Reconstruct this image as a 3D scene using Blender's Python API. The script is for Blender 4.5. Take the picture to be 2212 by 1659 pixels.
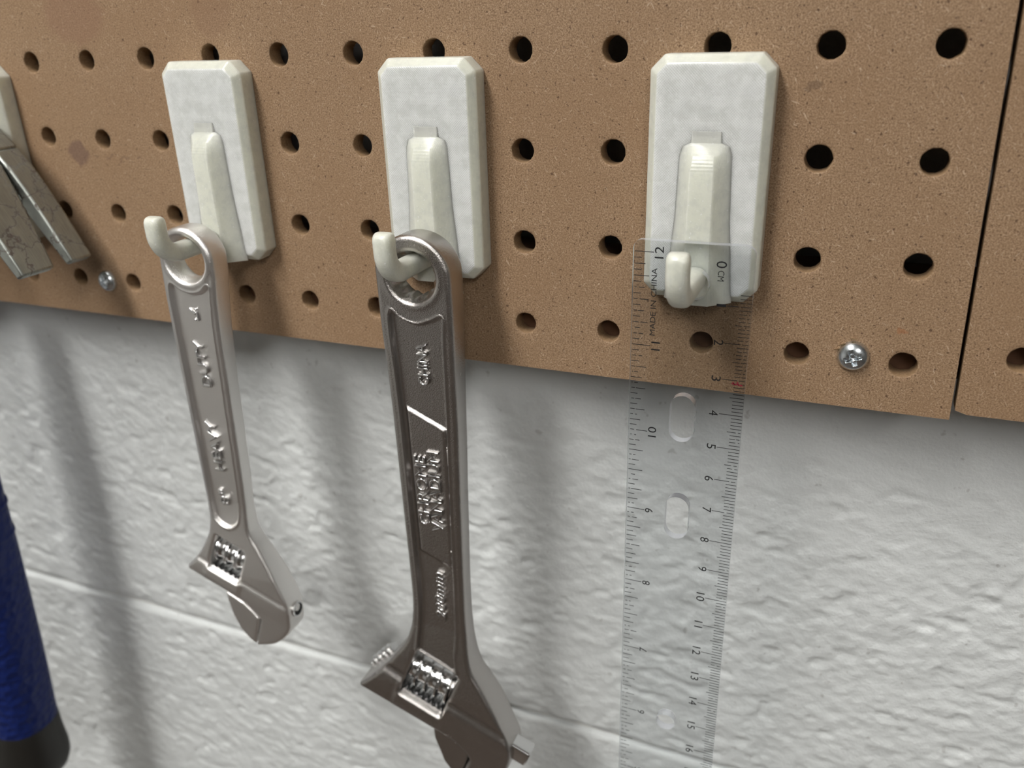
import bpy, bmesh, math, random
import numpy as np
from mathutils import Matrix, Vector
from mathutils.geometry import delaunay_2d_cdt

# ------------------------------------------------------------------ reset
for o in list(bpy.data.objects):
    bpy.data.objects.remove(o, do_unlink=True)
scene = bpy.context.scene
COL = scene.collection
MM = 0.001                       # all shapes below are written in millimetres
random.seed(7)
RNG = np.random.default_rng(11)

# ------------------------------------------------------------------ camera
cam_d = bpy.data.cameras.new('camera')
cam = bpy.data.objects.new('camera', cam_d)
COL.objects.link(cam)
scene.camera = cam
R = ((0.92591489, 0.37656892, -0.02962195),
     (0.12428968, -0.37778013, -0.91751526),
     (-0.35669831, 0.84585934, -0.39659588))
C = (264.995, -219.708, 7.258)
m = Matrix(((R[0][0], -R[1][0], -R[2][0], C[0] * MM),
            (R[0][1], -R[1][1], -R[2][1], C[1] * MM),
            (R[0][2], -R[1][2], -R[2][2], C[2] * MM),
            (0, 0, 0, 1)))
cam.matrix_world = m
cam_d.sensor_width = 36.0
cam_d.lens = 1819.06 / 2212 * 36.0
cam_d.clip_start = 0.005
cam_d.clip_end = 50
cam_d.dof.use_dof = True
cam_d.dof.focus_distance = 0.226
cam_d.dof.aperture_fstop = 13.0

# ------------------------------------------------------------------ world and exposure
world = bpy.data.worlds.new('world')
scene.world = world
world.use_nodes = True
world.node_tree.nodes['Background'].inputs[0].default_value = (0.55, 0.58, 0.6, 1)
world.node_tree.nodes['Background'].inputs[1].default_value = 0.05
vs = scene.view_settings
vs.view_transform = 'Standard'
vs.look = 'None'
vs.gamma = 1.0
vs.use_curve_mapping = False
vs.exposure = 0.93
scene.cycles.max_bounces = 7
scene.cycles.diffuse_bounces = 3
scene.cycles.glossy_bounces = 3
scene.cycles.transparent_max_bounces = 12
LAMP = 15.0                      # radiance of the ceiling diffusers

# ------------------------------------------------------------------ node helpers
class NT:
    def __init__(self, name):
        self.m = bpy.data.materials.new(name)
        self.m.use_nodes = True
        self.t = self.m.node_tree
        self.b = self.t.nodes['Principled BSDF']
        self.out = self.t.nodes['Material Output']
        self._tc = None
    def n(self, typ, **kw):
        nd = self.t.nodes.new(typ)
        for k, v in kw.items():
            if k.startswith('i_'):
                key = k[2:]
                key = int(key) if key.isdigit() else key.replace('_', ' ')
                self.set(nd.inputs[key], v)
            else:
                setattr(nd, k, v)
        return nd
    def set(self, sock, v):
        if hasattr(v, 'is_output') or isinstance(v, bpy.types.NodeSocket):
            self.t.links.new(v, sock)
        else:
            sock.default_value = v
    def tc(self):
        if self._tc is None:
            self._tc = self.t.nodes.new('ShaderNodeTexCoord')
        return self._tc.outputs['Object']
    def xyz(self):
        return self.n('ShaderNodeSeparateXYZ', i_0=self.tc()).outputs
    def math(self, op, a, b=0.0, c=0.0, clamp=False):
        nd = self.t.nodes.new('ShaderNodeMath')
        nd.operation = op
        nd.use_clamp = clamp
        self.set(nd.inputs[0], a)
        self.set(nd.inputs[1], b)
        self.set(nd.inputs[2], c)
        return nd.outputs[0]
    def noise(self, scale, detail=3.0, rough=0.55, dist=0.0, vec=None):
        nd = self.n('ShaderNodeTexNoise', i_Scale=scale, i_Detail=detail, i_Roughness=rough, i_Distortion=dist)
        self.set(nd.inputs['Vector'], vec if vec is not None else self.tc())
        return nd.outputs[0]
    def scaled(self, s, rot=(0, 0, 0), loc=(0, 0, 0)):
        v = self.tc()
        if any(rot):
            v = self.n('ShaderNodeMapping', i_Vector=v, i_Rotation=rot).outputs[0]
        return self.n('ShaderNodeMapping', i_Vector=v, i_Scale=s, i_Location=loc).outputs[0]
    def ramp(self, f, *stops):
        nd = self.t.nodes.new('ShaderNodeValToRGB')
        cr = nd.color_ramp
        while len(cr.elements) < len(stops):
            cr.elements.new(0.5)
        for e, (p, c) in zip(cr.elements, stops):
            e.position = p
            e.color = c if len(c) == 4 else (*c, 1)
        self.set(nd.inputs[0], f)
        return nd.outputs[0]
    def mix(self, f, a, b, typ='MIX'):
        nd = self.t.nodes.new('ShaderNodeMix')
        nd.data_type = 'RGBA'
        nd.blend_type = typ
        self.set(nd.inputs[0], f)
        self.set(nd.inputs[6], a if not isinstance(a, tuple) or len(a) == 4 else (*a, 1))
        self.set(nd.inputs[7], b if not isinstance(b, tuple) or len(b) == 4 else (*b, 1))
        return nd.outputs[2]
    def bump(self, h, strength, dist_mm, normal=None):
        nd = self.n('ShaderNodeBump', i_Strength=strength, i_Distance=dist_mm * MM, i_Height=h)
        if normal is not None:
            self.set(nd.inputs['Normal'], normal)
        return nd.outputs[0]
    def bsdf(self, **kw):
        for k, v in kw.items():
            key = k.replace('_', ' ')
            self.set(self.b.inputs[key], (*v, 1) if isinstance(v, tuple) and len(v) == 3 and 'Radius' not in key else v)
        return self.m

def step(nt, v, lo, hi):
    nd = nt.n('ShaderNodeMapRange', i_Value=v, i_1=lo, i_2=hi, i_3=0.0, i_4=1.0)
    nd.interpolation_type = 'SMOOTHSTEP'
    return nd.outputs[0]

# ------------------------------------------------------------------ materials
def m_hardboard(edge=False):
    t = NT('hardboard_edge' if edge else 'hardboard')
    big = t.noise(28, 3, 0.5)
    mid = t.noise(330, 4, 0.6)
    fine = t.noise(2300, 4, 0.8)
    col = t.ramp(fine, (0.38, (0.160, 0.094, 0.050)), (0.50, (0.314, 0.203, 0.119)), (0.62, (0.464, 0.320, 0.203)))
    col = t.mix(t.math('MULTIPLY', step(t, mid, 0.42, 0.66), 0.35), col, (0.268, 0.169, 0.095))
    col = t.mix(t.math('MULTIPLY', step(t, big, 0.40, 0.68), 0.30), col, (0.281, 0.169, 0.091))
    # dark grit and pale fibres pressed into the sheet
    sp = t.noise(900, 2, 0.5)
    col = t.mix(t.math('MULTIPLY', step(t, sp, 0.64, 0.70), 0.75), col, (0.085, 0.045, 0.025))
    for k, (rot, lo) in enumerate(((0.5, 0.67), (-0.7, 0.68), (1.35, 0.68))):
        fb = t.noise(1.0, 2, 0.5, 0.6, t.scaled((2600, 2600, 420), (0, rot, 0), (k * 3.1, 0, k)))
        col = t.mix(t.math('MULTIPLY', step(t, fb, lo, lo + 0.05), 0.55), col, (0.60, 0.46, 0.33))
        fd = t.noise(1.0, 2, 0.5, 0.6, t.scaled((2600, 2600, 460), (0, rot + 0.6, 0), (k * 5.1, 2, k)))
        col = t.mix(t.math('MULTIPLY', step(t, fd, lo, lo + 0.05), 0.45), col, (0.12, 0.068, 0.04))
    if edge:
        col = t.mix(0.55, col, (0.26, 0.165, 0.085))
    else:
        x, y, z = t.xyz()
        wob = t.math('MULTIPLY', t.math('SUBTRACT', t.noise(260, 3), 0.5), 0.006)
        def blot(cx, cz, rx, rz, amt, c, col):
            u = t.math('DIVIDE', t.math('ADD', t.math('SUBTRACT', x, cx * MM), wob), rx * MM)
            v = t.math('DIVIDE', t.math('ADD', t.math('SUBTRACT', z, cz * MM), wob), rz * MM)
            d = t.math('SQRT', t.math('ADD', t.math('MULTIPLY', u, u), t.math('MULTIPLY', v, v)))
            return t.mix(t.math('MULTIPLY', t.math('SUBTRACT', 1.0, step(t, d, 0.75, 1.12)), amt), col, c)
        col = blot(12.9, -30.4, 4.6, 4.4, 0.62, (0.150, 0.088, 0.070), col)
        col = blot(21.0, -31.0, 1.2, 0.8, 0.5, (0.150, 0.088, 0.060), col)
        col = blot(26.5, -31.5, 1.6, 0.5, 0.45, (0.150, 0.088, 0.060), col)
        col = blot(33.5, -31.6, 2.2, 0.6, 0.45, (0.150, 0.088, 0.060), col)
        col = blot(39.5, -31.6, 0.8, 0.6, 0.5, (0.150, 0.088, 0.060), col)
        col = blot(251.4, -8.9, 1.7, 1.2, 0.5, (0.140, 0.088, 0.055), col)
        col = blot(278.7, -66.9, 1.8, 0.8, 0.55, (0.330, 0.135, 0.055), col)
        col = blot(24.0, 13.0, 13.0, 9.0, 0.35, (0.24, 0.125, 0.082), col)
        col = blot(79.0, 13.0, 8.0, 8.0, 0.28, (0.23, 0.130, 0.080), col)
    h = t.math('ADD', t.math('MULTIPLY', fine, 0.6), t.math('MULTIPLY', mid, 0.5))
    return t.bsdf(Base_Color=col, Roughness=0.62, Specular_IOR_Level=0.3, Normal=t.bump(h, 0.5, 0.18))

def m_wall(name, c):
    t = NT(name)
    a = t.noise(70, 4, 0.6)
    col = t.mix(t.math('MULTIPLY', step(t, a, 0.45, 0.7), 0.25), c, tuple(k * 0.86 for k in c))
    sp = t.noise(260, 2, 0.5)
    col = t.mix(t.math('MULTIPLY', step(t, sp, 0.70, 0.76), 0.35), col, (0.28, 0.26, 0.24))
    h = t.math('ADD', t.noise(900, 3, 0.6), t.math('MULTIPLY', t.noise(330, 3, 0.5), 1.2))
    return t.bsdf(Base_Color=col, Roughness=0.62, Specular_IOR_Level=0.3, Normal=t.bump(h, 0.65, 0.38))

def m_plain(name, c, rough=0.6, metal=0.0, bump=None, spec=0.5):
    t = NT(name)
    kw = dict(Base_Color=c, Roughness=rough, Metallic=metal, Specular_IOR_Level=spec)
    v = t.noise(40, 3)
    kw['Base_Color'] = t.mix(v, tuple(k * 0.92 for k in c), tuple(min(1, k * 1.08) for k in c))
    if bump:
        kw['Normal'] = t.bump(t.noise(bump[0], 3), bump[1], bump[2])
    return t.bsdf(**kw)

def m_chrome(name, c, rough, grain, amt):
    t = NT(name)
    f = t.noise(grain, 3, 0.6)
    rr = t.math('ADD', t.math('MULTIPLY', t.noise(300, 2), 0.10), rough - 0.05)
    return t.bsdf(Base_Color=c, Metallic=1.0, Roughness=rr, Normal=t.bump(f, amt, 0.11))

def m_print(name='translucent_print', hatched=True):
    """natural translucent 3D-printed plastic: diagonal infill lines on the faces, layer lines on the flanks"""
    t = NT(name)
    x, y, z = t.xyz()
    k = 2 * math.pi / (0.47 * MM)
    u = t.math('MULTIPLY', t.math('ADD', x, z), k * 0.7071)
    v = t.math('MULTIPLY', t.math('SUBTRACT', x, z), k * 0.7071)
    patch = step(t, t.noise(170, 2), 0.38, 0.62)
    su = t.math('SINE', u)
    sv = t.math('SINE', v)
    hatch = t.math('ADD', t.math('MULTIPLY', su, t.math('ADD', t.math('MULTIPLY', patch, 0.8), 0.2)), t.math('MULTIPLY', sv, t.math('SUBTRACT', 1.1, t.math('MULTIPLY', patch, 0.8))))
    ny = t.math('ABSOLUTE', t.n('ShaderNodeSeparateXYZ', i_0=t.n('ShaderNodeNewGeometry').outputs['True Normal']).outputs[1])
    face = step(t, ny, 0.8, 0.97) if hatched else t.math('MULTIPLY', ny, 0.0)
    lay = t.math('SINE', t.math('MULTIPLY', y, 2 * math.pi / (0.30 * MM)))
    # infill lattice glimmering through the skin
    kk = 2 * math.pi / (7.0 * MM)
    la = t.math('MULTIPLY', t.math('SINE', t.math('MULTIPLY', t.math('ADD', x, z), kk * 0.7071)),
                t.math('SINE', t.math('MULTIPLY', t.math('SUBTRACT', x, z), kk * 0.7071)))
    body = t.mix(step(t, la, -0.5, 0.6), (0.755, 0.77, 0.755), (0.80, 0.815, 0.80))
    deep = t.mix(face, (0.71, 0.72, 0.635), body)
    col = t.mix(t.math('MULTIPLY', t.math('MULTIPLY', step(t, hatch, 0.45, 1.3), face), 0.60), deep, (0.36, 0.37, 0.35))
    mot = t.noise(330, 4, 0.7)
    col = t.mix(t.math('MULTIPLY', step(t, mot, 0.42, 0.66), 0.32), col, (0.52, 0.535, 0.50))
    painted_glint = t.noise(1500, 2, 0.6)
    col = t.mix(t.math('MULTIPLY', step(t, painted_glint, 0.66, 0.74), 0.6), col, (0.92, 0.93, 0.93))  # pale specks put glints into the base colour
    h = t.math('ADD', t.math('MULTIPLY', hatch, face),
               t.math('MULTIPLY', lay, t.math('MULTIPLY', t.math('SUBTRACT', 1.0, face), 0.55)))
    h = t.math('ADD', h, t.math('MULTIPLY', t.noise(1100, 3, 0.7), 2.6))
    return t.bsdf(Base_Color=col, Roughness=0.24, Subsurface_Weight=0.9, Subsurface_Radius=(1.0, 1.0, 1.0),
                  Subsurface_Scale=0.0040, Specular_IOR_Level=0.55, Normal=t.bump(h, 0.40, 0.07))

def m_acrylic():
    t = NT('clear_acrylic')
    t.t.nodes.remove(t.b)
    tr = t.n('ShaderNodeBsdfTransparent', i_0=(0.925, 0.935, 0.94, 1))
    gl = t.n('ShaderNodeBsdfGlossy', i_Roughness=0.04)
    lw = t.n('ShaderNodeLayerWeight', i_Blend=0.5)
    fr = t.math('ADD', t.math('MULTIPLY', t.math('POWER', lw.outputs['Facing'], 5.0), 0.9), 0.035)
    mx = t.n('ShaderNodeMixShader', i_0=fr)
    t.t.links.new(tr.outputs[0], mx.inputs[1])
    t.t.links.new(gl.outputs[0], mx.inputs[2])
    t.t.links.new(mx.outputs[0], t.out.inputs[0])
    return t.m

def m_steel():
    """hammer steel with crazed rust veins"""
    t = NT('rusty_steel')
    d = t.noise(120, 3, 0.6)
    vec = t.n('ShaderNodeVectorMath', operation='ADD')
    t.set(vec.inputs[0], t.tc())
    off = t.n('ShaderNodeVectorMath', operation='SCALE')
    cn = t.n('ShaderNodeTexNoise', i_Scale=220.0, i_Detail=4.0)
    t.set(cn.inputs['Vector'], t.tc())
    t.set(off.inputs[0], cn.outputs[1])
    off.inputs['Scale'].default_value = 0.0095
    t.set(vec.inputs[1], off.outputs[0])
    vo = t.n('ShaderNodeTexVoronoi', feature='DISTANCE_TO_EDGE', i_Scale=82.0)
    t.set(vo.inputs['Vector'], vec.outputs[0])
    gate = step(t, t.noise(60, 2), 0.30, 0.46)
    vein = t.math('MULTIPLY', t.math('SUBTRACT', 1.0, step(t, vo.outputs['Distance'], 0.0, 0.036)), gate)
    brushed = t.noise(1.0, 3, 0.6, 0.0, t.scaled((160, 2600, 160)))
    steel = t.ramp(brushed, (0.3, (0.27, 0.285, 0.262)), (0.7, (0.42, 0.44, 0.405)))
    col = t.mix(t.math('MULTIPLY', vein, 0.9), steel, (0.060, 0.030, 0.018))
    met = t.math('MULTIPLY', t.math('SUBTRACT', 1.0, vein), 0.85)
    rg = t.math('ADD', t.math('MULTIPLY', vein, 0.3), 0.42)
    return t.bsdf(Base_Color=col, Metallic=met, Roughness=rg, Normal=t.bump(t.math('SUBTRACT', brushed, t.math('MULTIPLY', vein, 0.6)), 0.25, 0.2))

def m_grip():
    t = NT('blue_rubber_grip')
    vo = t.n('ShaderNodeTexVoronoi', feature='F1', i_Scale=260.0)
    t.set(vo.inputs['Vector'], t.tc())
    return t.bsdf(Base_Color=(0.005, 0.016, 0.115), Roughness=0.5, Specular_IOR_Level=0.3, Normal=t.bump(vo.outputs['Distance'], 0.9, 1.2))

def m_glass():
    t = NT('acrylic_cut_edge')
    return t.bsdf(Base_Color=(0.86, 0.88, 0.95), Roughness=0.22, Transmission_Weight=0.75, IOR=1.35, Specular_IOR_Level=0.6)

def m_emit(name, c, s):
    t = NT(name)
    return t.bsdf(Base_Color=(0.9, 0.9, 0.9), Emission_Color=c, Emission_Strength=s)

MAT = dict(
    board=m_hardboard(), board_edge=m_hardboard(True),
    wall=m_wall('block_paint', (0.70, 0.72, 0.715)), mortar=m_wall('mortar_paint', (0.69, 0.69, 0.67)),
    side=m_plain('room_paint', (0.62, 0.62, 0.60), 0.7), ceil=m_plain('ceiling_paint', (0.62, 0.62, 0.60), 0.8),
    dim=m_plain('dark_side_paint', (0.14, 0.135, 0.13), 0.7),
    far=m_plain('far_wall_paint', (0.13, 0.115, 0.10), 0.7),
    floor=m_plain('brown_floor', (0.11, 0.086, 0.070), 0.6),
    strip=m_plain('furring_wood', (0.10, 0.045, 0.020), 0.7, bump=(300, 0.3, 0.3)),
    chrome=m_chrome('satin_chrome', (0.84, 0.82, 0.80), 0.36, 2600, 1.0),
    chrome_dark=m_chrome('satin_chrome_dark', (0.50, 0.475, 0.455), 0.25, 3000, 1.0),
    chrome_smooth=m_chrome('polished_chrome', (0.72, 0.72, 0.72), 0.16, 900, 0.10),
    chrome_jaw=m_chrome('ground_jaw', (0.64, 0.605, 0.57), 0.30, 900, 0.15),
    zinc=m_chrome('zinc_plate', (0.66, 0.70, 0.73), 0.26, 700, 0.15),
    bore=m_plain('bore_shade', (0.02, 0.02, 0.022), 0.6),
    print=m_print(), print_arm=m_print('translucent_print_arm', False), acrylic=m_acrylic(), acrylic_edge=m_glass(),
    ink=m_plain('black_ink', (0.012, 0.012, 0.014), 0.5), red=m_plain('red_ink', (0.40, 0.03, 0.06), 0.5),
    steel=m_steel(), grip=m_grip(), rubber=m_plain('black_rubber', (0.013, 0.012, 0.010), 0.5, bump=(500, 0.2, 0.3)),
    stamp=m_plain('stamped_ink', (0.03, 0.026, 0.022), 0.6),
    lamp=m_emit('lamp_diffuser', (1.0, 0.985, 0.955, 1), LAMP), enamel=m_plain('white_enamel', (0.8, 0.8, 0.78), 0.4),
    splinter=m_plain('pale_splinter', (0.55, 0.37, 0.18), 0.7),
)

# ------------------------------------------------------------------ object helpers
ORG = {}
def empty(name, loc, label=None, cat=None, group=None):
    o = bpy.data.objects.new(name, None)
    COL.objects.link(o)
    o.empty_display_size = 0.01
    o.location = Vector(loc) * MM
    ORG[o] = np.array(loc, float)
    tag(o, label, cat, group)
    return o

def tag(o, label=None, cat=None, group=None, kind=None):
    if label: o['label'] = label
    if cat: o['category'] = cat
    if group: o['group'] = group
    if kind: o['kind'] = kind
    return o

def mesh_obj(name, V, F, mat, parent=None, loc=None, smooth=True, sharp=35, fm=None, bevel=None):
    """V in world mm; parent = thing or part; loc = own origin for top-level meshes"""
    V = np.asarray(V, float)
    if parent is not None:
        o0 = ORG[parent]
    else:
        o0 = np.array(loc, float) if loc is not None else np.array([(V[:, 0].min() + V[:, 0].max()) / 2, (V[:, 1].min() + V[:, 1].max()) / 2, V[:, 2].min()])
    me = bpy.data.meshes.new(name)
    me.from_pydata([tuple(p) for p in ((V - o0) * MM).tolist()], [], [tuple(int(i) for i in f) for f in F])
    mats = mat if isinstance(mat, (list, tuple)) else [mat]
    for k in mats:
        me.materials.append(MAT[k])
    if fm is not None:
        me.polygons.foreach_set('material_index', np.asarray(fm, dtype=np.int32))
    me.validate()
    if smooth:
        me.polygons.foreach_set('use_smooth', [True] * len(me.polygons))
        if sharp:
            me.set_sharp_from_angle(angle=math.radians(sharp))
    me.update()
    o = bpy.data.objects.new(name, me)
    COL.objects.link(o)
    ORG[o] = o0
    if parent is not None:
        o.parent = parent
    else:
        o.location = Vector(o0) * MM
    if bevel:
        b = o.modifiers.new('bevel', 'BEVEL')
        b.width = bevel * MM
        b.segments = 2
        b.limit_method = 'ANGLE'
        b.angle_limit = math.radians(30)
    return o

def box(x0, x1, y0, y1, z0, z1):
    V = [(x, y, z) for x in (x0, x1) for y in (y0, y1) for z in (z0, z1)]
    F = [(0, 1, 3, 2), (4, 6, 7, 5), (0, 4, 5, 1), (2, 3, 7, 6), (0, 2, 6, 4), (1, 5, 7, 3)]
    return V, F

def join(*parts):
    V, F = [], []
    for v, f in parts:
        n = len(V)
        V += [tuple(p) for p in v]
        F += [tuple(i + n for i in q) for q in f]
    return V, F

def loft(rings, close=True, cap=True):
    n = len(rings[0])
    V = [tuple(p) for r in rings for p in r]
    F = []
    for k in range(len(rings) - 1):
        for i in range(n if close else n - 1):
            j = (i + 1) % n
            F.append((k * n + i, k * n + j, (k + 1) * n + j, (k + 1) * n + i))
    if cap:
        F.append(tuple(range(n - 1, -1, -1)))
        F.append(tuple(range((len(rings) - 1) * n, len(rings) * n)))
    return V, F

# 2D tools -----------------------------------------------------------
def dens(poly, sp=0.7, smooth=True):
    """closed Catmull-Rom through poly (smooth) or straight, resampled at about sp mm"""
    P = np.array(poly, float)
    n = len(P)
    out = []
    for i in range(n):
        p0, p1, p2, p3 = P[(i - 1) % n], P[i], P[(i + 1) % n], P[(i + 2) % n]
        L = np.linalg.norm(p2 - p1)
        k = max(1, int(round(L / sp)))
        for a in range(k):
            t = a / k
            if smooth:
                q = 0.5 * ((2 * p1) + (-p0 + p2) * t + (2 * p0 - 5 * p1 + 4 * p2 - p3) * t * t + (-p0 + 3 * p1 - 3 * p2 + p3) * t ** 3)
            else:
                q = p1 + (p2 - p1) * t
            out.append(q)
    return np.array(out)

def pdist(Q, poly):
    A = poly
    B = np.roll(poly, -1, axis=0)
    D = B - A
    L2 = (D ** 2).sum(1) + 1e-12
    best = np.full(len(Q), 1e9)
    for s in range(0, len(Q), 4000):
        q = Q[s:s + 4000, None, :]
        t = np.clip(((q - A) * D).sum(2) / L2, 0, 1)
        d = np.sqrt((((A + t[..., None] * D) - q) ** 2).sum(2)).min(1)
        best[s:s + 4000] = d
    return best

def pin(Q, poly):
    ins = np.zeros(len(Q), bool)
    A = poly
    B = np.roll(poly, -1, axis=0)
    for (ax, ay), (bx, by) in zip(A, B):
        c = ((ay > Q[:, 1]) != (by > Q[:, 1]))
        with np.errstate(divide='ignore', invalid='ignore'):
            xx = (bx - ax) * (Q[:, 1] - ay) / (by - ay + 1e-15) + ax
        ins ^= c & (Q[:, 0] < xx)
    return ins

def sdf(Q, poly):
    d = pdist(Q, poly)
    return np.where(pin(Q, poly), -d, d)

def sst(v, lo, hi):
    t = np.clip((v - lo) / (hi - lo), 0, 1)
    return t * t * (3 - 2 * t)

def ccw(P):
    a = 0.5 * np.sum(P[:, 0] * np.roll(P[:, 1], -1) - np.roll(P[:, 0], -1) * P[:, 1])
    return P if a > 0 else P[::-1]

def relief_plate(outer, holes, ym, half, re, relief=None, grid=0.55, holefun=None, contours=()):
    """A forged flat piece: outline in (x,z), half(x,z) = half thickness, rounded rim of radius re,
    relief(Q)-> added height on both faces. holefun: per hole, None = straight wall or (r_inner(theta), depth)."""
    outer = ccw(outer)
    holes = [ccw(h)[::-1] for h in holes]
    pts = [outer] + holes
    loops = []
    n = 0
    for p in pts:
        loops.append(np.arange(n, n + len(p)))
        n += len(p)
    def nrm(p):
        t = np.roll(p, -1, axis=0) - np.roll(p, 1, axis=0)
        t /= (np.linalg.norm(t, axis=1)[:, None] + 1e-9)
        return np.stack([-t[:, 1], t[:, 0]], 1)
    extra = []
    for p in pts:
        nn = nrm(p)
        for a in (0.12, 0.35, 0.65, 1.0):
            extra.append(p + nn * re * a)
    lo = outer.min(0)
    hi = outer.max(0)
    gx, gz = np.meshgrid(np.arange(lo[0], hi[0], grid), np.arange(lo[1], hi[1], grid))
    gx[1::2] += grid / 2
    G = np.stack([gx.ravel(), gz.ravel()], 1)
    dA = lambda Q: np.min(np.stack([pdist(Q, p) for p in pts]), 0)
    def inside(Q):
        k = pin(Q, outer)
        for h in holes:
            k &= ~pin(Q, h)
        return k
    E = np.concatenate(extra)
    ok = inside(E)
    E = E[ok]
    de = dA(E)
    lev = np.concatenate([np.full(len(p), re * a) for p in pts for a in (0.12, 0.35, 0.65, 1.0)])[ok]
    E = E[de > lev * 0.85]
    G = G[inside(G)]
    G = G[dA(G) > re + grid * 0.45]
    K = []
    for poly, offs in contours:
        poly = ccw(poly)
        nn = nrm(poly)
        for a in offs:
            c = poly - nn * a
            s = sdf(c, poly)
            K.append(c[np.abs(s - a) < 0.06])
        sd = sdf(G, poly)
        G = G[(sd < min(offs) - grid * 0.5) | (sd > max(offs) + grid * 0.5)]
    if K:
        K = np.concatenate(K)
        K = K[inside(K)]
        K = K[dA(K) > re + 0.12]
        E = np.concatenate([E, K])
    allp = np.concatenate(pts + [E, G])
    edges = []
    for L in loops:
        edges += [(int(L[i]), int(L[(i + 1) % len(L)])) for i in range(len(L))]
    res = delaunay_2d_cdt([Vector((float(a), float(b))) for a, b in allp], edges, [], 0, 1e-5)
    Q = np.array([(v.x, v.y) for v in res[0]])
    tri = np.array([f for f in res[2] if len(f) == 3])
    cen = Q[tri].mean(1)
    tri = tri[inside(cen)]
    idx = {}
    for k, src in enumerate(res[3]):
        for s in src:
            idx[s] = k
    d = dA(Q)
    H = half(Q)
    t = np.clip(re - d, 0, re)
    h = H - (re - np.sqrt(np.maximum(re * re - t * t, 0)))
    if relief is not None:
        h = h + relief(Q) * sst(d, 0.0, re * 0.8)
    nV = len(Q)
    V = [(q[0], ym - hh, q[1]) for q, hh in zip(Q, h)] + [(q[0], ym + hh, q[1]) for q, hh in zip(Q, h)]
    # orientation: seen from -y with x right, z up, ccw in (x,z) faces the viewer
    a = Q[tri]
    ar = (a[:, 1, 0] - a[:, 0, 0]) * (a[:, 2, 1] - a[:, 0, 1]) - (a[:, 2, 0] - a[:, 0, 0]) * (a[:, 1, 1] - a[:, 0, 1])
    tri[ar < 0] = tri[ar < 0][:, ::-1]
    F = [tuple(f) for f in tri] + [(f[2] + nV, f[1] + nV, f[0] + nV) for f in tri]
    for li, L in enumerate(loops):
        fi = [idx[int(i)] for i in L]
        hf = holefun[li - 1] if (li > 0 and holefun) else None
        rows = [fi]
        if hf is not None:
            rin, depth, c = hf
            for sgn in (-1, 1):
                row = []
                for i in fi:
                    v = np.array(V[i])
                    th = math.atan2(v[2] - c[1], v[0] - c[0])
                    r = rin(th)
                    hh = abs(v[1] - ym)
                    V.append((c[0] + r * math.cos(th), ym + sgn * (hh - depth), c[1] + r * math.sin(th)))
                    row.append(len(V) - 1)
                rows.append(row)
        rows.append([i + nV for i in fi])
        for r0, r1 in zip(rows[:-1], rows[1:]):
            for i in range(len(r0)):
                j = (i + 1) % len(r0)
                F.append((r0[j], r0[i], r1[i], r1[j]))
    return V, F

def text_geo(s, cx, cz, length, height, deg, y, depth, bevel, shear=0.0):
    """raised or printed lettering in the plane y, reading direction deg (ccw, seen from the room), centred on (cx,cz)"""
    cu = bpy.data.curves.new('txt', 'FONT')
    cu.body = s
    cu.size = 1.0
    cu.shear = shear
    cu.resolution_u = 3
    tmp = bpy.data.objects.new('txt', cu)
    if bevel:
        cu.extrude = 0.02
        cu.bevel_depth = 0.055
        cu.offset = -0.025
        cu.bevel_resolution = 2
    COL.objects.link(tmp)
    dg = bpy.context.evaluated_depsgraph_get()
    me = tmp.evaluated_get(dg).to_mesh()
    V = np.array([v.co[:] for v in me.vertices])
    F = [tuple(p.vertices) for p in me.polygons]
    tmp.evaluated_get(dg).to_mesh_clear()
    bpy.data.objects.remove(tmp)
    bpy.data.curves.remove(cu)
    lo, hi = V.min(0), V.max(0)
    u = ((V[:, 0] - (lo[0] + hi[0]) / 2) / (hi[0] - lo[0])) * length
    v = ((V[:, 1] - (lo[1] + hi[1]) / 2) / (hi[1] - lo[1])) * height
    w = (V[:, 2] - lo[2]) / max(hi[2] - lo[2], 1e-9) * depth if bevel else np.zeros(len(V))
    a = math.radians(deg)
    X = cx + u * math.cos(a) - v * math.sin(a)
    Z = cz + u * math.sin(a) + v * math.cos(a)
    Y = y - w
    return np.stack([X, Y, Z], 1).tolist(), F

def bar2d(p, q, w, y):
    p = np.array(p); q = np.array(q)
    d = (q - p) / np.linalg.norm(q - p)
    n = np.array([-d[1], d[0]]) * w / 2
    c = [p - n, q - n, q + n, p + n]
    return [(a[0], y, a[1]) for a in c], [(0, 1, 2, 3)]

# ================================================================== ROOM
WY = 25.0                        # plane of the painted block wall behind the pegboard
def vnoise(X, Z, sx, sz, seed):
    r = np.random.default_rng(seed)
    g = r.random((256, 256))
    u = X / sx
    v = Z / sz
    i = np.floor(u).astype(int)
    j = np.floor(v).astype(int)
    fu = u - i
    fv = v - j
    fu = fu * fu * fu * (fu * (fu * 6 - 15) + 10)
    fv = fv * fv * fv * (fv * (fv * 6 - 15) + 10)
    w = lambda a, b: g[a % 256, b % 256]
    return (w(i, j) * (1 - fu) * (1 - fv) + w(i + 1, j) * fu * (1 - fv) + w(i, j + 1) * (1 - fu) * fv + w(i + 1, j + 1) * fu * fv) - 0.5

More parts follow.
